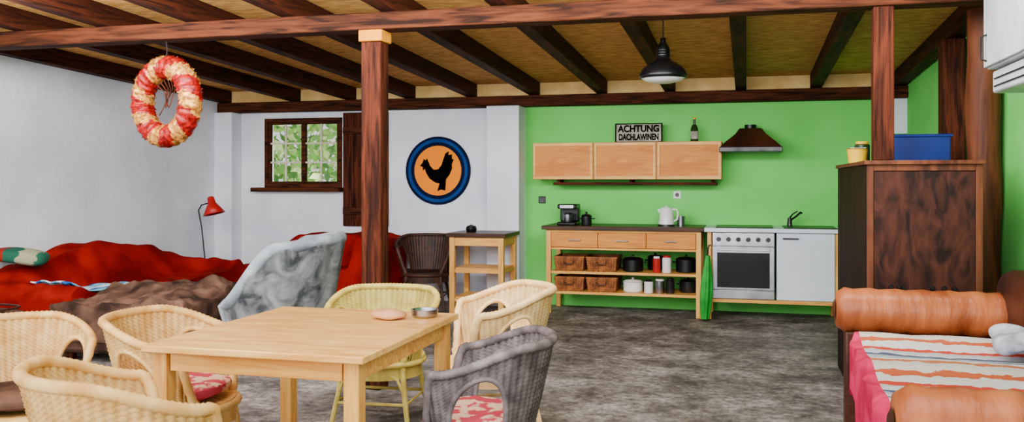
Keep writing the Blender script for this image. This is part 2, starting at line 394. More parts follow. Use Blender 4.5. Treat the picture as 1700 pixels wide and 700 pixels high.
bm=B();lathe(bm,[(.036,0),(.04,.01),(.04,.13),(.03,.165),(.014,.185),(.013,.235)],20);mk('bottle_body',bm,BGLASS,s)
bm=B();lathe(bm,[(.0415,.03),(.0415,.11)],20,cap=False);mk('bottle_label',bm,PAPER,s)
bm=B();lathe(bm,[(.016,.235),(.016,.255)],12);mk('bottle_cap',bm,YEL,s)
# hood
s=thing('cooker_hood','dark brown pyramid cooker hood on green wall','cooker hood',(.035,9.6,1.66))
bm=B()
def loop(z,x,y): return [bm.verts.new(p) for p in ((-x,-y,z),(x,-y,z),(x,0,z),(-x,0,z))]
Ls=[loop(.05,.30,.48),loop(.10,.25,.42),loop(.19,.15,.28),loop(.25,.11,.2)]
for A,Bq in zip(Ls,Ls[1:]):
    for i in range(4): bm.faces.new((A[i],A[(i+1)%4],Bq[(i+1)%4],Bq[i]))
bm.faces.new(Ls[0][::-1]);bm.faces.new(Ls[-1])
mk('hood_canopy',bm,DKL,s,bevel=.006,ang=25)
mk('hood_rim',bx(-.305,.305,-.485,0,.0,.05),STEELD,s,bevel=.006)
bm=B();lathe(bm,[(.06,.25),(.06,.29)],20,c=(0,-.1,0));mk('hood_duct',bm,BLACK,s)

# ---------------------------------------------------------------- base unit
c=thing('kitchen_base_unit','pine base unit with three drawers and open basket shelves','kitchen unit',(-2.02,9.0,0))
W=1.58;D=.55
for x in (0,W-.05):
    for y in (0,D-.05): mk('leg',bx(x,x+.05,y,y+.05,0,.865),PINE,c,bevel=.003)
boxes('rail',[(.05,W-.05,.005,.03,.84,.865),(.05,W-.05,.005,.03,.66,.68),(.05,W-.05,D-.03,D-.005,.62,.865),(.01,.03,.05,D-.05,.66,.865),(W-.03,W-.01,.05,D-.05,.66,.865)],PINEX,c)
for z in (.41,.2):
    mk('shelf',bx(.05,W-.05,.01,D-.01,z,z+.026),PINEX,c,bevel=.002)
dw=(W-.1-.02)/3
for k in range(3):
    x=.055+k*(dw+.005)
    bm=bx(x,x+dw,-.008,.012,.685,.838);d=mk('drawer',bm,PINED,c,bevel=.004)
    bm=B();handle_bar(bm,x+dw/2-.06,x+dw/2+.06,-.035,.76,.006);mk('drawer_handle',bm,STEEL,d,label='slim steel handle')
tag(mk('worktop',bx(-2.06,-.412,8.95,9.59,.866,.905),WORKT,bevel=.005),'dark brown wooden worktop on the pine base unit','worktop')
def basket_bm(w,d,h):
    bm=B();n=88
    def per(u):
        s=u*4;k=int(s)%4;t=s-int(s);co=[(-1,-1),(1,-1),(1,1),(-1,1)]
        a,b=co[k],co[(k+1)%4];return a[0]+(b[0]-a[0])*t,a[1]+(b[1]-a[1])*t
    def fn(u,v):
        x,y=per(u);i=round(u*n);j=round(v*14)
        o=.0045*(1 if ((i//2)+(j))%2 else -1)
        f=.9+.1*v
        return (x*(w/2*f+o),y*(d/2*f+o),v*h)
    grid(bm,fn,n,14)
    return bm
def basket(loc):
    t=thing('wicker_basket','brown rectangular wicker storage basket on the pine shelf','basket',loc,group='shelf baskets')
    mk('basket_body',basket_bm(.31,.4,.135),BASK,t,solid=.006)
    mk('basket_bottom',bx(-.13,.13,-.17,.17,0,.008),BASK,t)
    bm=B();w,d=.156,.202
    tube(bm,[(-w,-d,.14),(w,-d,.14),(w,d,.14),(-w,d,.14)],.009,6,closed=True);mk('basket_rim',bm,BASK,t)
    bm=B();tube(bm,[(-.05,-.215,.10),(-.045,-.23,.075),(.045,-.23,.075),(.05,-.215,.10)],.006,6);mk('basket_handle',bm,DKL,t)
    return t
b0=basket((-1.79,9.26,.437))
dup(b0,(-1.45,9.26,.437));dup(b0,(-1.79,9.26,.227));dup(b0,(-1.45,9.26,.227))
def pot(loc,r,h,mat,label,lid=True):
    t=thing('cooking_pot',label,'pot',loc)
    bm=B();lathe(bm,[(r*.92,0),(r,.01),(r,h),(r+.006,h+.004),(r-.006,h+.004)],24);mk('pot_body',bm,mat,t)
    if lid:
        bm=B();lathe(bm,[(r,h+.005),(r*.8,h+.02),(.012,h+.028),(.01,h+.038),(.018,h+.045),(.0,h+.05)],24);mk('pot_lid',bm,mat,t)
    for s_ in (-1,1):
        bm=B();tube(bm,[(s_*r,-.025,h*.75),(s_*(r+.03),-.02,h*.77),(s_*(r+.03),.02,h*.77),(s_*r,.025,h*.75)],.006,6);mk('pot_handle',bm,BLACK,t)
    return t
pot((-1.14,9.18,.437),.105,.12,BLACK,'black enamel cooking pot with lid on middle shelf')
pot((-.93,9.38,.437),.08,.13,BLACK,'dark metal saucepan on the middle shelf')
pot((-.60,9.22,.437),.105,.13,BLACK,'black lidded stockpot at the end of middle shelf')
pot((-.585,9.26,.227),.085,.11,STEELD,'dark pot with lid on the lowest shelf',True)
pot((-1.14,9.18,.227),.10,.10,CERAM,'white enamel pot with dark handles on lowest shelf',True)
def jar(loc,r,h,m1,m2,label):
    t=thing('storage_jar',label,'jar',loc)
    bm=B();lathe(bm,[(r*.95,0),(r,.006),(r,h*.85),(r*.8,h*.9)],20);mk('jar_body',bm,m1,t)
    bm=B();lathe(bm,[(r*.85,h*.9),(r*.85,h),(r*.8,h+.003)],20);mk('jar_lid',bm,m2,t)
jar((-.79,9.12,.437),.045,.17,CERAM,REDJ,'white jar with red lid on middle shelf')
jar((-.89,9.11,.437),.038,.16,REDJ,CERAM,'red tin with white lid on middle shelf')
jar((-.97,9.10,.227),.045,.13,CERAM,STEELD,'pale jar with dark lid on lowest shelf')
jar((-.86,9.12,.227),.05,.14,STEEL,CERAM,'steel canister on lowest shelf')
jar((-.755,9.12,.227),.045,.15,STEELD,BLACK,'dark canister on lowest shelf')
t=thing('coffee_machine','small black and steel coffee machine on brown worktop','coffee machine',(-1.82,9.2,.906))
bm=B();box(bm,-.1,.1,-.14,.14,0,.035);box(bm,-.1,.1,.03,.14,.035,.19);box(bm,-.1,.1,-.12,.14,.17,.22)
mk('machine_body',bm,BLACK,t,bevel=.012)
bm=B();lathe(bm,[(.045,.036),(.05,.05),(.05,.11),(.035,.13)],20,c=(0,-.05,0));j=mk('glass_jug',bm,STEEL,t)
bm=B();tube(bm,[(.05,-.05,.12),(.085,-.06,.11),(.085,-.06,.06),(.05,-.05,.05)],.007,6);mk('jug_handle',bm,BLACK,j)
mk('control_panel',bx(-.07,.07,-.123,-.12,.18,.21),STEEL,t)
pot((-1.63,9.2,.906),.055,.09,STEELD,'small steel moka pot on the worktop',True)
t=thing('electric_kettle','white plastic jug kettle on brown worktop','kettle',(-.80,9.2,.906))
bm=B();lathe(bm,[(.08,.02),(.078,.03),(.065,.16),(.058,.175)],24);mk('kettle_body',bm,CERAM,t)
bm=B();lathe(bm,[(.085,0),(.085,.018)],24);mk('kettle_base',bm,STEELD,t)
bm=B();lathe(bm,[(.058,.175),(.05,.19),(.012,.195),(.01,.205)],24);mk('kettle_lid',bm,CERAM,t)
bm=B();tube(bm,[(.055,0,.17),(.1,0,.175),(.118,0,.14),(.11,0,.07),(.075,0,.05)],.01,8);mk('kettle_handle',bm,CERAM,t)
bm=B();tube(bm,[(-.05,0,.14),(-.085,0,.17)],[.025,.012],8);mk('kettle_spout',bm,CERAM,t)
bm=B();lathe(bm,[(.04,0),(.045,.09),(.045,.1)],18);tag(mk('drinking_glass',bm,STEEL,loc=(-.66,9.3,.906)),'small tumbler beside the white kettle','glass')

# ---------------------------------------------------------------- sink / oven unit
c=thing('kitchen_sink_unit','pine frame unit holding oven, white front and sink top','kitchen unit',(-.38,9.0,0))
W=1.24
for x in (0,W-.04):
    for y in (0,D-.05): mk('leg',bx(x,x+.04,y,y+.05,0,.865),PINE,c,bevel=.003)
boxes('rail',[(.04,W-.04,.0,.03,.17,.205),(.04,W-.04,D-.03,D,.17,.205),(.0,.04,.05,D-.05,.17,.205),(W-.04,W,.05,D-.05,.17,.205)],PINEX,c)
d=mk('cabinet_door',bx(.66,W-.045,-.012,.01,.21,.862),WHITE,c,bevel=.004)
bm=B();handle_bar(bm,.72,.86,-.04,.81,.007);mk('door_handle',bm,STEELD,d,label='slim steel handle')
mk('cabinet_body',bx(.66,W-.045,.012,D-.04,.21,.86),WHITE,c)
t=thing('built_in_oven','stainless steel oven with dark glass door and knob row','oven',(-.33,9.0,.21))
mk('oven_body',bx(.0,.59,.005,.5,0,.65),STEEL,t)
mk('control_panel',bx(0,.59,-.018,.004,.52,.65),STEEL,t,bevel=.004)
d=mk('oven_door',bx(0,.59,-.02,.004,.09,.515),STEEL,t,bevel=.005)
mk('door_glass',bx(.045,.545,-.023,-.0205,.11,.455),GLASSD,d,bevel=.001)
bm=B();handle_bar(bm,.05,.54,-.055,.485,.009);mk('oven_handle',bm,WHITE,d)
mk('oven_drawer',bx(0,.59,-.018,.004,0,.085),STEEL,t,bevel=.004)
for k in range(6):
    bm=B();tube(bm,[(.06+k*.094,-.018,.585),(.06+k*.094,-.045,.585)],[.024,.021],16);mk('oven_knob',bm,BLACK if k in(2,) else STEELD,t)
w=thing('sink_worktop','white-edged worktop with steel sink and hob','worktop',(0,0,0))
mk('worktop_slab',bx(-.408,.885,8.95,9.59,.866,.905),WHITE,w,bevel=.004)
mk('sink_bowl_rim',bx(.35,.84,9.0,9.5,.905,.914),BLACK,w,bevel=.001)
mk('hob_plate',bx(-.3,.25,9.0,9.5,.905,.914),BLACK,w,bevel=.002)
t=thing('mixer_tap','dark metal mixer tap with lever at the sink','tap',(.42,9.42,.915))
bm=B();lathe(bm,[(.028,0),(.025,.02),(.02,.08)],16);mk('tap_body',bm,STEELD,t)
bm=B();tube(bm,[(0,0,.05),(.05,-.06,.09),(.10,-.12,.14),(.11,-.13,.13)],.011,8);mk('tap_spout',bm,STEELD,t)
bm=B();tube(bm,[(0,0,.08),(.03,-.03,.12),(.075,-.04,.15)],.008,8);mk('tap_lever',bm,STEELD,t)
t=thing('folded_umbrella','folded bright green umbrella leaning between kitchen units','umbrella',(-.40,8.87,0),0)
bm=B()
def umb(u,v):
    r=.014+.04*math.sin(pi*min(1,(1-v)*.75+.05))*(1+.25*math.cos(10*pi*2*u/2));return (r*math.cos(2*pi*u)+.03*v,r*math.sin(2*pi*u),.02+v*.62)
grid(bm,umb,60,12);mk('canopy',bm,GREENP,t)
bm=B();tube(bm,[(0,0,0),(.03,0,.70),(.04,0,.74),(.06,0,.74)],.008,8);mk('umbrella_shaft',bm,BLACK,t)
for x,z in ((-2.2,1.16),(-.72,1.22)):
    t=thing('wall_socket','small electrical socket on the green wall','socket',(x,9.6,z))
    mk('socket_plate',bx(-.04,.04,-.012,0,-.04,.04),OUTW if x>-1 else BLACK,t,bevel=.004)
    bm=B();lathe(bm,[(.022,0),(.022,.004)],16);mk('socket_recess',bm,STEELD,t,loc=(0,-.012,0),rot=(pi/2,0,0))

# ---------------------------------------------------------------- pine trolley
c=thing('side_trolley','small pine kitchen trolley with dark top by the pilaster','trolley',(-2.98,8.7,0))
W=.58;D2=.54
for x in (0,W-.055):
    for y in (0,D2-.055): mk('leg',bx(x,x+.055,y,y+.055,0,.79),PINE,c,bevel=.003)
mk('trolley_top',bx(-.03,W+.03,-.03,D2+.02,.791,.83),WORKT,c,bevel=.004)
for z in (.70,.42,.12):
    hh=.09 if z>.5 else .035
    boxes('rail',[(.055,W-.055,.01,.03,z,z+hh),(.055,W-.055,D2-.03,D2-.01,z,z+hh),(.01,.03,.055,D2-.055,z,z+hh),(W-.03,W-.01,.055,D2-.055,z,z+hh)],PINEX,c)
for z in (.455,.155):
    for k in range(6): mk('shelf_slat',bx(.03,W-.03,.04+k*.078,.04+k*.078+.06,z,z+.014),PINEX,c)
bm=B();lathe(bm,[(.05,0),(.06,.03),(.05,.06),(.01,.075),(0,.08)],18);tag(mk('black_bowl',bm,BLACK,loc=(-2.82,8.95,.831)),'small black lidded bowl on trolley top','bowl')

# ---------------------------------------------------------------- tub chair
def ss(x,a,b):
    t=max(0,min(1,(x-a)/(b-a)));return t*t*(3-2*t)
def wicker_chair(mat,loc,rz,label,cat='chair',sc=1.0):
    t=thing('wicker_chair',label,cat,loc,rz);t.scale=(sc,sc,sc)
    phm=math.radians(132)
    def H(a): a=abs(a);return .77-.10*ss(a,.3,.85)-.25*ss(a,.84,1.0)
    def pt(a,v,off=0):
        ph=a*phm;z=.37+v*(H(a)-.37);hh=(z-.37)/.39
        r=.235+.095*hh**.9+off
        return Vector((math.sin(ph)*r*1.04,math.cos(ph)*r*.98+.0,z))
    def keep_(a,v):
        x=(abs(a)-.58)/.20;y=(v-.08)/.75
        if y<0: return True
        return not (abs(x)<1 and y<math.sqrt(max(0,1-x*x))**.8)
    bm=B();n=180;m=44
    def fn(u,v):
        i=round(u*n);j=round(v*m)
        o=.0038*(1 if ((i//2)+j)%2 else -1)+.002*(1 if (i//2)%2 else -1)
        return pt(-1+2*u,v,o)
    grid(bm,fn,n,m,keep=lambda u,v:keep_(-1+2*u,v))
    mk('backrest',bm,mat,t,solid=.008,ang=80)
    bm=B();pts=[]
    pts.append(pt(-1,0)+Vector((0,0,-.02)))
    N_=140
    for i in range(N_+1):
        a=-1+2*i/N_;pts.append(pt(a,1))
    pts.append(pt(1,0)+Vector((0,0,-.02)))
    rr=[.018+.0035*(i%2) for i in range(len(pts))]
    tube(bm,pts,rr,8)
    mk('armrest',bm,mat,t,ang=80)
    for s_ in (-1,1):
        bm=B()
        pp=[]
        for k in range(25):
            th=pi*k/24;a=.58-.20*math.cos(th);v=.08+.75*(math.sin(th)**.8 if math.sin(th)>0 else 0)
            pp.append(pt(s_*a,v))
        pp+=[pt(s_*(.78-.4*k/8),.08) for k in range(1,8)]
        tube(bm,pp,.012,6,closed=True)
        mk('opening_trim',bm,mat,t,ang=80)
    bm=B();K=48
    def sfn(u,v):
        th=2*pi*u;r=v;i=round(u*K);j=round(v*12)
        o=.003*(1 if (i+j)%2 else -1)
        x=math.sin(th)*.245*r;y=math.cos(th)*.24*r
        return (x,y,.385+.012*r*r+o)
    grid(bm,sfn,K,12);bmesh.ops.remove_doubles(bm,verts=bm.verts[:],dist=.0005)
    grid(bm,lambda u,v:(math.sin(2*pi*u)*.245,math.cos(2*pi*u)*.24,.29+.107*v),48,6)
    bmesh.ops.remove_doubles(bm,verts=bm.verts[:],dist=.004)
    mk('seat',bm,mat,t,ang=80)
    bm=B();tube(bm,[(math.sin(2*pi*k/40)*.255,math.cos(2*pi*k/40)*.25,.375) for k in range(40)],.018,8,closed=True)
    mk('seat_ring',bm,mat,t,ang=80)
    for sx_ in (-1,1):
        for sy in (-1,1):
            bm=B()
            tube(bm,[(sx_*.18,sy*.165,.385),(sx_*.20,sy*.185,.2),(sx_*.235,sy*.225,0)],[.017,.016,.015],8)
            l=mk('leg',bm,mat,t)
            bm=B()
            tube(bm,[(sx_*.205,sy*.19,.19),(sx_*.16,sy*.19,.29),(sx_*.08,sy*.21,.34),(sx_*.0,sy*.22,.35)],.009,6)
            mk('leg_brace',bm,mat,l)
    bm=B()
    P_=[(-.212,-.2,.15),(.212,-.2,.15),(.212,.2,.15),(-.212,.2,.15)]
    tube(bm,P_,.009,6,closed=True);mk('stretcher',bm,mat,t)
    return t
def seat_cushion(loc,mat,label,r=.2):
    bm=B();soft(bm,(0,0,.035),(2*r,2*r,.07),.65,.02,6,3,32,14)
    tag(mk('seat_cushion',bm,mat,loc=loc),label,'cushion')
rad=math.radians
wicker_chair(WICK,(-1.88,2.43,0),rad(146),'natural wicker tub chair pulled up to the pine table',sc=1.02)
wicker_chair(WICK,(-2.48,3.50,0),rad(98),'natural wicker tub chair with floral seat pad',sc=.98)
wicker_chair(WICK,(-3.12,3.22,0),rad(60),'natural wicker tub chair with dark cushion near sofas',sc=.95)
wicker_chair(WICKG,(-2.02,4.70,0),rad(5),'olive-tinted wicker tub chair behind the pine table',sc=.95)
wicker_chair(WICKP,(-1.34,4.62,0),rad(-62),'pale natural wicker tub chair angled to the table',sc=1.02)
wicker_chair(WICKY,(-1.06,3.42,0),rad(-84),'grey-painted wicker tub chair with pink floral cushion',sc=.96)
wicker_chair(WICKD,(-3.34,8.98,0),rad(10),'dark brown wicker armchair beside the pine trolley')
seat_cushion((-2.48,3.50,.405),FLORAL,'pink floral seat pad on natural wicker chair')
seat_cushion((-1.06,3.42,.395),FLORAL,'pink floral cushion on the grey wicker chair')
seat_cushion((-3.12,3.22,.392),BROWNL,'dark brown cushion on natural wicker chair')
seat_cushion((-2.02,4.70,.392),WICKG,'olive seat pad on the wicker chair')

# ---------------------------------------------------------------- dining table
t=thing('dining_table','light pine rectangular dining table with square legs','table',(-1.76,3.41,0))
tw,td=.455,.535
mk('table_top',bx(-tw,tw,-td,td,.722,.75),TABLET,t,bevel=.005)
e=.03
boxes('apron',[(-tw+e+.07,tw-e-.07,-td+e+.01,-td+e+.032,.65,.7215),(-tw+e+.07,tw-e-.07,td-e-.032,td-e-.01,.65,.7215),
(-tw+e+.01,-tw+e+.032,-td+e+.07,td-e-.07,.65,.7215),(tw-e-.032,tw-e-.01,-td+e+.07,td-e-.07,.65,.7215)],PINEX,t)
for sx_ in (-1,1):
    for sy in (-1,1):
        cx=sx_*(tw-e-.03);cy=sy*(td-e-.03);mk('leg',bx(cx-.03,cx+.03,cy-.03,cy+.03,0,.7215),PINE,t,bevel=.003)
bm=B();lathe(bm,[(.05,0),(.06,.01),(.062,.035),(.055,.035),(.05,.012),(0,.012)],28)
tag(mk('ashtray',bm,STEEL,loc=(-1.42,3.8,.751)),'round steel ashtray on the pine table','ashtray')
bm=B();soft(bm,(0,0,.02),(.15,.11,.04),.8,.02,14,2,24,12)
tag(mk('napkin',bm,M('peach_paper',C(228,180,140),C(210,150,110),.8),loc=(-1.55,3.7,.751)),'crumpled peach paper napkin on the pine table','napkin')

# ---------------------------------------------------------------- wreath
t=thing('hanging_wreath','large red and gold tinsel wreath hanging from timber beam','wreath',(-3.98,5.44,1.93),rad(-14))
bm=B();Rm=.245;rm=.078;nb=14
n=216
def wf(u,v):
    th=2*pi*u;ph=2*pi*v
    rr=rm*(1+.05*math.sin(nb*2*th+ph))+.008*noise.noise(Vector((u*90,v*22,1)))
    return (math.cos(th)*(Rm+rr*math.cos(ph)),rr*math.sin(ph),math.sin(th)*(Rm+rr*math.cos(ph)))
V=[[bm.verts.new(wf(i/n,j/20)) for j in range(20)] for i in range(n)]
def bandi(i,j):
    f=(((i/n)*nb+j/20*2+.3*noise.noise(Vector((i*.3,j*.5,3))))/2)%1
    return 0 if f<.56 else 1
for i in range(n):
    for j in range(20):
        bm.faces.new((V[i][j],V[(i+1)%n][j],V[(i+1)%n][(j+1)%20],V[i][(j+1)%20])).material_index=bandi(i,j)
for k in range(3000):
    u=random.random();v=random.random();p=Vector(wf(u,v));th=2*pi*u
    cc=Vector((math.cos(th)*Rm,0,math.sin(th)*Rm));nrm=(p-cc).normalized()
    d=(nrm+Vector((random.uniform(-.8,.8),random.uniform(-.8,.8),random.uniform(-.8,.8)))).normalized()
    sd=d.cross(Vector((random.random(),random.random(),random.random()))).normalized()*.0025
    bm.faces.new((bm.verts.new(p+sd),bm.verts.new(p-sd),bm.verts.new(p+d*random.uniform(.008,.017)))).material_index=bandi(int(u*n),int(v*20))
mk('tinsel_ring',bm,[REDT,GOLD],t)
bm=B();tube(bm,[(0,0,.30),(0.01,0,.36),(0,0,.43)],.004,6);mk('hanging_cord',bm,CORDM,t)
for k in range(6):
    bm=B();a=rad(60+k*14);tube(bm,[(math.cos(a)*.18,0,math.sin(a)*.18),(math.cos(a)*.09+.02,.02,math.sin(a)*.09),(random.uniform(-.07,.07),-.02,random.uniform(-.1,.0))],.004,5)
    mk('twig',bm,DARKW_Z,t)

# ---------------------------------------------------------------- pendant lamp
t=thing('pendant_lamp','black industrial pendant lamp with pale underside hanging from ceiling','lamp',(-.58,6.4,0))
bm=B();lathe(bm,[(.163,2.10),(.165,2.125),(.15,2.165),(.11,2.20),(.06,2.225),(.045,2.25),(.045,2.31),(.03,2.345),(.018,2.36),(.018,2.39)],40,cap=False)
mk('lamp_shade',bm,BLACK,t,solid=.004)
bm=B();lathe(bm,[(.158,2.104),(.146,2.155),(.105,2.188),(.0,2.2)],40,cap=False);mk('reflector',bm,CERAM,t)
for k in range(3):
    bm=B();lathe(bm,[(.052,2.262+k*.018),(.052,2.268+k*.018)],24);mk('cooling_fin',bm,BLACK,t)
bm=B();lathe(bm,[(0,2.065),(.07,2.07),(.13,2.085),(.155,2.102),(.1,2.13),(.0,2.14)],32);mk('diffuser_glass',bm,CERAM,t,label='pale frosted glass diffuser')
bm=B();tube(bm,[(0,0,2.39),(0,0,zr(6.4)+.149)],.005,6);mk('lamp_cord',bm,CORDM,t)

# ---------------------------------------------------------------- red lamp
t=thing('floor_lamp','red-shaded gooseneck reading lamp in the corner behind sofas','lamp',(-5.86,8.72,0))
bm=B();lathe(bm,[(.12,0),(.12,.02),(.02,.03)],28);mk('lamp_base',bm,BLACK,t)
bm=B();tube(bm,[(0,0,.02),(-.02,0,.5),(-.06,0,.85),(-.10,0,1.04),(-.06,0,1.10),(.02,0,1.12),(.08,0,1.17)],.008,8);mk('lamp_pole',bm,BLACK,t)
bm=B();lathe(bm,[(.02,.20),(.035,.19),(.045,.12),(.06,.10),(.12,0)],28,cap=False);mk('lamp_shade',bm,LAMPRED,t,loc=(.10,0,1.0),rot=(0,rad(-14),0),solid=.003)
bm=B();lathe(bm,[(0,0),(.03,.01),(.035,.05),(.02,.09)],16);mk('bulb',bm,CERAM,t,loc=(.10,0,1.01))

# ---------------------------------------------------------------- left sofas
def heightfield(fn,x0,x1,y0,y1,nx,ny,zb):
    bm=B()
    def f(u,v):
        uu=-.06+1.12*u;vv=-.06+1.12*v
        x=x0+(x1-x0)*max(0,min(1,uu));y=y0+(y1-y0)*max(0,min(1,vv))
        z=fn(x,y)
        if uu<0 or uu>1 or vv<0 or vv>1:
            k=max(-uu,uu-1,-vv,vv-1)/.06
            z=z*(1-k)+zb*k
            z=max(z,zb)
        return (x,y,z)
    grid(bm,f,nx,ny)
    return bm
def interp(x,P):
    if x<=P[0][0]:return P[0][1]
    for (a,b),(c,d) in zip(P,P[1:]):
        if x<=c:
            t=(x-a)/(c-a);t=t*t*(3-2*t);return b+(d-b)*t
    return P[-1][1]
def fold(x,y,s):
    return .011*math.sin(y*11+7.2*noise.noise(Vector((x*2,y*1.5,s))))
t=thing('sofa','sofa under a rumpled red cover against the white wall','sofa',(-5.65,7.2,0))
mk('sofa_base',bx(-.48,.40,-1.3,1.2,.08,.36),BROWNL,t,bevel=.03)
for sx_ in (-1,1):
    for sy in (-1,1): mk('leg',bx(sx_*.38-.03,sx_*.38+.03-.02,sy*1.1-.03,sy*1.1+.03,0,.08),DARKW_Z,t)
prof=[(-1.35,.52),(-.9,.66),(-.2,.78),(.5,.73),(.9,.62),(1.25,.50)]
def hA(x,y):
    ridge=interp(y,prof);k=1-ss(x,-.25,.0)
    arm=.10*math.exp(-((y+1.2)/.12)**2)+.12*math.exp(-((y-1.12)/.12)**2)
    w=noise.noise(Vector((x*2.5,y*1.8,1)))*.03+noise.noise(Vector((x*9,y*6,4)))*.016+fold(x,y,2)
    return .42+(ridge-.42)*k+arm*(1-k)+w
mk('sofa_cover',heightfield(hA,-.50,.46,-1.34,1.26,70,150,.14),RED,t,ang=80,label='rumpled red throw cover')
t=thing('sofa','sofa draped with red cloth below the window','sofa',(-4.6,9.05,0))
mk('sofa_base',bx(-.78,.78,-.4,.4,.08,.36),BROWNL,t,bevel=.03)
for sx_ in (-1,1):
    for sy in (-1,1): mk('leg',bx(sx_*.7-.03,sx_*.7+.03,sy*.35-.03,sy*.35+.03,0,.08),DARKW_Z,t)
def hB(x,y):
    ridge=interp(x,[(-.85,.46),(-.55,.6),(-.3,.76),(.6,.78),(.84,.74)]);k=ss(y,-.12,.06)
    k=max(k,ss(x,.5,.62));
    w=noise.noise(Vector((x*3,y*3,7)))*.025+noise.noise(Vector((x*9,y*7,4)))*.014+fold(y,x,5)
    return .44+(ridge-.44)*k+w
mk('sofa_cover',heightfield(hB,-.83,.83,-.44,.44,110,60,.12),RED,t,ang=80,label='red throw cover')
t=thing('suede_daybed','low daybed covered by a crumpled brown fur throw','daybed',(-4.58,6.1,0),rad(3))
mk('daybed_base',bx(-.54,.54,-.45,.45,.06,.34),BROWNL,t,bevel=.04)
for sx_ in (-1,1):
    for sy in (-1,1): mk('leg',bx(sx_*.45-.03,sx_*.45+.03,sy*.38-.03,sy*.38+.03,0,.06),DARKW_Z,t)
def hC(x,y):
    f1=abs(noise.noise(Vector((x*2.2,y*3.2,11))));f2=noise.noise(Vector((x*7,y*8,5)));f3=noise.noise(Vector((x*16,y*16,9)))
    rim=math.exp(-((y-.28)/.14)**2)*.09+math.exp(-((x-.35)/.2)**2)*.06
    return .42+rim+.08*f1+.035*f2+.018*f3
mk('fur_throw',heightfield(hC,-.56,.56,-.48,.48,120,90,.16),BROWNL,t,ang=80,label='crumpled brown fur throw')
t=thing('suede_pouf','dark brown suede pouf with flattened top beside daybed','pouf',(-5.55,5.2,0))
bm=B();soft(bm,(0,0,.22),(.85,.7,.44),.4,.04,4,2);mk('pouf_body',bm,BROWNL,t)
bm=B();tube(bm,[((.36*math.copysign(abs(math.cos(2*pi*k/48))**.5,math.cos(2*pi*k/48))),.29*math.copysign(abs(math.sin(2*pi*k/48))**.5,math.sin(2*pi*k/48)),.435) for k in range(48)],.008,6,closed=True);mk('pouf_piping',bm,DKL,t)
# towel follows the sofa cover surface
tcx,tcy=-5.45,6.45
def tw_(u,v):
    a=rad(-10);lx=-.2+.42*u;ly=-.44+.88*v
    x=lx*math.cos(a)-ly*math.sin(a);y=lx*math.sin(a)+ly*math.cos(a)
    z=hA(max(-.5,min(.46,x+tcx+5.65)),max(-1.34,min(1.26,y+tcy-7.2)))+.022
    return (x,y,z-.5)
bm=B();grid(bm,tw_,34,70)
tag(mk('striped_towel',bm,TOWEL,loc=(tcx,tcy,.5),solid=.012,ang=80),'blue and white striped towel thrown over red sofa','towel')
bm=B();soft(bm,(0,0,.06),(.42,.36,.12),.6,.03,4,9)
tag(mk('patchwork_pillow',bm,QUILT,loc=(-5.92,6.15,.68),rot=(0,.15,.4)),'green and cream patterned pillow on red sofa','pillow')

# grey armchair
t=thing('tub_armchair','worn grey velvet tub armchair with sweeping flared back','armchair',(-3.50,6.15,0),rad(-76))
phm=rad(128)
def gH(a): a=abs(a);return .93-.05*ss(a,.2,.6)-.42*ss(a,.58,1.0)
def gp(a,v,off=0):
    ph=a*phm;z=.10+v*(gH(a)-.10)
    r=.36+.12*v**1.3+off+.012*noise.noise(Vector((a*4,v*3,0)))
    return Vector((math.sin(ph)*r*1.0,math.cos(ph)*r*1.02,z))
bm=B();grid(bm,lambda u,v:gp(-1+2*u,v,.012*math.sin((-1+2*u)*26)*v),120,26)
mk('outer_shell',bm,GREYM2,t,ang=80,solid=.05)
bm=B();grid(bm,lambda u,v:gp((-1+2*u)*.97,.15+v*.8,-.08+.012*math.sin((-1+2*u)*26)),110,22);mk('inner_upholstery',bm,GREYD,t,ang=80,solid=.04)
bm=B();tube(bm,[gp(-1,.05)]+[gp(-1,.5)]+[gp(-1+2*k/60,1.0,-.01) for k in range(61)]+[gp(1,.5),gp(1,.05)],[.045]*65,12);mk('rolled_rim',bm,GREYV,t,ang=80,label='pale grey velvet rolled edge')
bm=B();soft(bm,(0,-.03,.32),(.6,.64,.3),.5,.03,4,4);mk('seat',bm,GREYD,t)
for sx_ in (-1,1):
    for sy in (-1,1):
        bm=B();tube(bm,[(sx_*.22,sy*.22,.2),(sx_*.26,sy*.26,0)],[.03,.02],10);mk('leg',bm,DARKW_Z,t)

# ---------------------------------------------------------------- right: brown cabinet
X0,X1,Y0,Y1,H_=.65,1.24,5.3,6.95,1.46
t=thing('wooden_cabinet','tall weathered dark veneer cabinet with paler frame edges','cabinet',((X0+X1)/2,(Y0+Y1)/2,0))
hw=(X1-X0)/2;hd=(Y1-Y0)/2
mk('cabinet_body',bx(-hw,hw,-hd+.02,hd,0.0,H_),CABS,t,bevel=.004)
bm=B();q=.035
box(bm,-hw,-hw+q,-hd,-hd+.02,0,H_);box(bm,hw-q,hw,-hd,-hd+.02,0,H_);box(bm,-hw+q,hw-q,-hd,-hd+.02,H_-q,H_);box(bm,-hw+q,hw-q,-hd,-hd+.02,0,.08)
mk('front_frame',bm,CABF,t,bevel=.003)
d=mk('cabinet_door',bx(-hw+q+.002,hw-q-.002,-hd+.006,-hd+.019,.082,H_-q-.002),CABW,t)
mk('cabinet_top',bx(-hw-.015,hw+.015,-hd-.015,hd+.01,H_,H_+.024),CABF,t,bevel=.004)
for x in (-.17,-.13,.04,.1,.15):
    bm=B();lathe(bm,[(.011,0),(.014,.008),(.008,.02)],12);mk('door_knob',bm,STEELD,d,loc=(x,-hd+.006,.78),rot=(pi/2,0,0))
t=thing('storage_crate','blue plastic storage crate on top of brown cabinet','crate',(1.06,6.3,1.485))
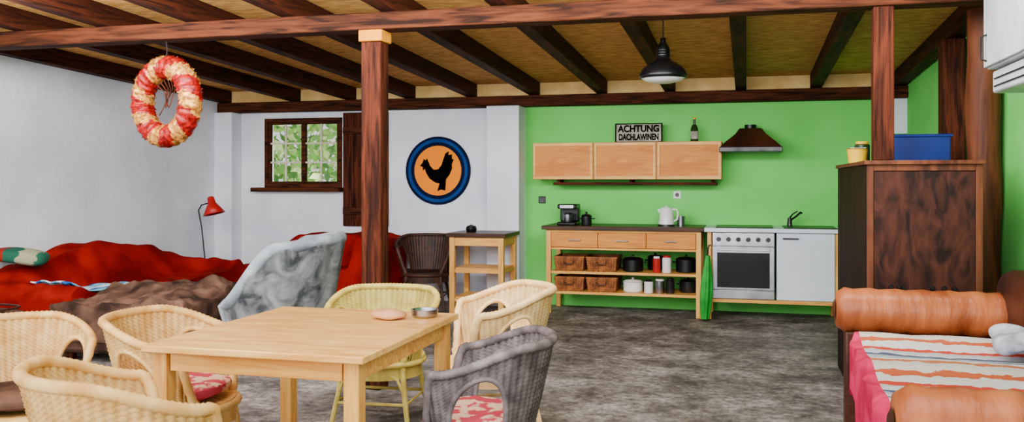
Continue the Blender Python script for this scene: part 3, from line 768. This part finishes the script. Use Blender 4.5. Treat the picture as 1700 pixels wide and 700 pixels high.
bm=B();box(bm,-.17,.17,-.25,.25,0,.01);box(bm,-.17,.17,-.25,-.24,.01,.17);box(bm,-.17,.17,.24,.25,.01,.17);box(bm,-.17,-.16,-.24,.24,.01,.17);box(bm,.16,.17,-.24,.24,.01,.17)
mk('crate_body',bm,BLUEC,t,bevel=.004)
bm=B();tube(bm,[(-.175,-.255,.17),(.175,-.255,.17),(.175,.255,.17),(-.175,.255,.17)],.009,6,closed=True);mk('crate_rim',bm,BLUEC,t)
t=thing('plastic_tub','yellow plastic tub on top of brown cabinet','tub',(.70,6.2,1.485))
bm=B();lathe(bm,[(.055,0),(.065,.09),(.07,.095),(.062,.095),(.05,.005)],24,cap=True);mk('tub_body',bm,YEL,t)
bm=B();tube(bm,[(-.065,0,.09),(-.05,-.03,.1),(.05,-.03,.1),(.065,0,.09)],.003,6);mk('tub_handle',bm,STEEL,t)
jar((.76,6.45,1.485),.05,.15,BGLASS,YEL,'tall green jar with yellow lid on brown cabinet')
# tall posts by the right wall
bm=B();n=16;zt=zr(6.2)-.015
tube(bm,[(.006*math.sin(k*.9),.006*math.cos(k*.7),zt*k/n) for k in range(n+1)],[.098+.004*math.sin(k*1.7) for k in range(n+1)],28)
tag(mk('timber_post',bm,CABF,loc=(1.425,6.08,0),ang=60),'tall rounded reddish-brown timber post against green wall','post')
tag(mk('timber_post',bx(-.075,.075,-.09,.09,0,zr(7.2)-.01),DARKW_Z,loc=(1.44,7.05,0),bevel=.01),'tall square brown timber post behind the rounded one','post')
t=thing('white_wall_cupboard','white painted metal cupboard fixed high on green wall','cupboard',(1.54,4.65,1.97))
mk('cupboard_body',bx(-.28,0,-.65,.65,0,.6),GREYM,t,bevel=.006)
mk('cupboard_door',bx(-.30,-.282,-.645,-.005,.01,.59),GREYM,t,bevel=.004)
d2=mk('cupboard_door',bx(-.30,-.282,.005,.645,.01,.59),GREYM,t,bevel=.004)
bm=B();tube(bm,[(-.30,.58,.04),(-.325,.58,.05),(-.325,.58,.17),(-.30,.58,.18)],.006,6);mk('door_handle',bm,STEELD,d2)
t=thing('air_conditioner','slim white wall unit with vent slats under the cupboard','air conditioner',(1.54,4.7,1.84))
mk('unit_body',bx(-.26,0,-.55,.58,0,.12),GREYM,t,bevel=.012)
for k in range(2): mk('vent_slat',bx(-.266,-.26,-.5,.53,.03+k*.04,.038+k*.04),STEELD,t)

# ---------------------------------------------------------------- right sofa
t=thing('leather_sofa','tan leather sofa with round bolster arms and dark back','sofa',(.8,3.58,0),rad(-1.5))
def ox(x):return x-.8
def oy(y):return y-3.58
for y in (4.68,2.48):
    bm=B()
    n=20
    pts=[(ox(.40+.80*k/n),oy(y),.73) for k in range(n+1)]
    rr=[.108+.004*math.sin(k*2.1) for k in range(n+1)];rr[0]=.085;rr[-1]=.09
    tube(bm,pts,rr,28)
    a=mk('armrest',bm,TANL,t,ang=60)
    mk('arm_panel',bx(ox(.44),ox(1.2),oy(y)-.06,oy(y)+.06,.08,.63),DKL,a,bevel=.01,label='dark leather arm panel')
    bm=B();tube(bm,[(ox(.395),oy(y),.73),(ox(.385),oy(y),.73)],[.05,.03],16);mk('bolster_button',bm,DKL,a)
mk('sofa_base',bx(ox(.48),ox(1.48),oy(2.55),oy(4.61),.08,.34),DKL,t,bevel=.02)
for x in (.52,1.42):
    for y in (2.62,4.54): mk('leg',bx(ox(x)-.03,ox(x)+.03,oy(y)-.03,oy(y)+.03,0,.08),DARKW_Z,t)
bm=B();soft(bm,(ox(.85),oy(3.58),.47),(.76,2.02,.27),.2,.01,4,1);mk('seat',bm,TANL,t)
for k in range(3):
    bm=B();soft(bm,(ox(1.31),oy(2.9+k*.78),.68),(.34,.76,.52),.4,.03,4,k);mk('back_cushion',bm,DKL,t)
bm=B()
def rg(u,v):
    y=-.86+1.72*v
    drop=.24;s_=u*(.68+drop)
    k=noise.noise(Vector((s_*3,y*3,2)))
    if s_<drop:
        x=-.014+.010*math.sin(y*16)+k*.012;z=-drop+s_+.03*math.sin(y*21)*(1-s_/drop)
    else:
        x=(s_-drop);z=.014*math.sin(y*9)
    return (x,y,z+.018*abs(k)+.012)
grid(bm,rg,60,110)
for f in bm.faces:
    c_=f.calc_center_median()
    if c_.x<.02: f.material_index=1
o=mk('rag_rug',bm,[RUG,PINK],loc=(.455,3.63,.616),rot=(0,0,rad(-2.5)),solid=.014,ang=80);tag(o,'striped multicolour rag rug with pink edge draped over sofa seat','rug')
bm=B();soft(bm,(0,0,.03),(.14,.34,.07),.8,.05,9,5,50,30)
tag(mk('crumpled_cloth',bm,GREYCL,loc=(1.07,4.10,.675)),'crumpled pale grey cloth on the rag rug','cloth')

# ---------------------------------------------------------------- lights
wd=bpy.data.worlds.new('world');S.world=wd;wd.use_nodes=True
bg=wd.node_tree.nodes['Background']
sky=wd.node_tree.nodes.new('ShaderNodeTexSky');sky.sky_type='HOSEK_WILKIE';sky.turbidity=6;sky.sun_direction=(-.3,-.6,.75)
mixn=wd.node_tree.nodes.new('ShaderNodeMix');mixn.data_type='RGBA';mixn.inputs[0].default_value=.75;mixn.inputs[7].default_value=(1,1,1,1)
wd.node_tree.links.new(sky.outputs[0],mixn.inputs[6]);wd.node_tree.links.new(mixn.outputs[2],bg.inputs[0])
bg.inputs[1].default_value=1.4
def area(name,loc,rot,sx,sy,e,col=(1,1,1)):
    l=bpy.data.lights.new(name,'AREA');l.shape='RECTANGLE';l.size=sx;l.size_y=sy;l.energy=e;l.color=col
    o=bpy.data.objects.new(name,l);COL.objects.link(o);o.location=loc;o.rotation_euler=rot
area('opening_fill',(-2.3,-1.2,1.7),(rad(90),0,0),8,3,330,(.98,.99,1))  # area fill added behind the camera to strengthen daylight from the open front
area('front_fill',(-2.3,2.6,2.4),(rad(54),0,0),6.5,2.0,250,(.98,.99,1))  # unseen fill added above the frame to brighten the room
area('mid_fill',(-2.0,4.35,2.42),(rad(68),0,0),6,.3,270,(.98,.99,1))  # fill added out of view to brighten the back; no fixture hangs here
sl=bpy.data.lights.new('sun','SUN');sl.energy=8;sl.angle=.05
so=bpy.data.objects.new('sun',sl);COL.objects.link(so)
so.rotation_euler=Vector((.6,.05,.8)).to_track_quat('Z','Y').to_euler()
# ---------------------------------------------------------------- camera
cam=bpy.data.cameras.new('camera');co=bpy.data.objects.new('camera',cam);COL.objects.link(co)
co.location=(0,0,1.37);co.rotation_euler=(pi/2,0,math.atan(390/1470))
cam.sensor_width=36;cam.sensor_fit='HORIZONTAL';cam.lens=36*1470/1700;cam.shift_y=-50/1700
cam.clip_start=.05
S.camera=co
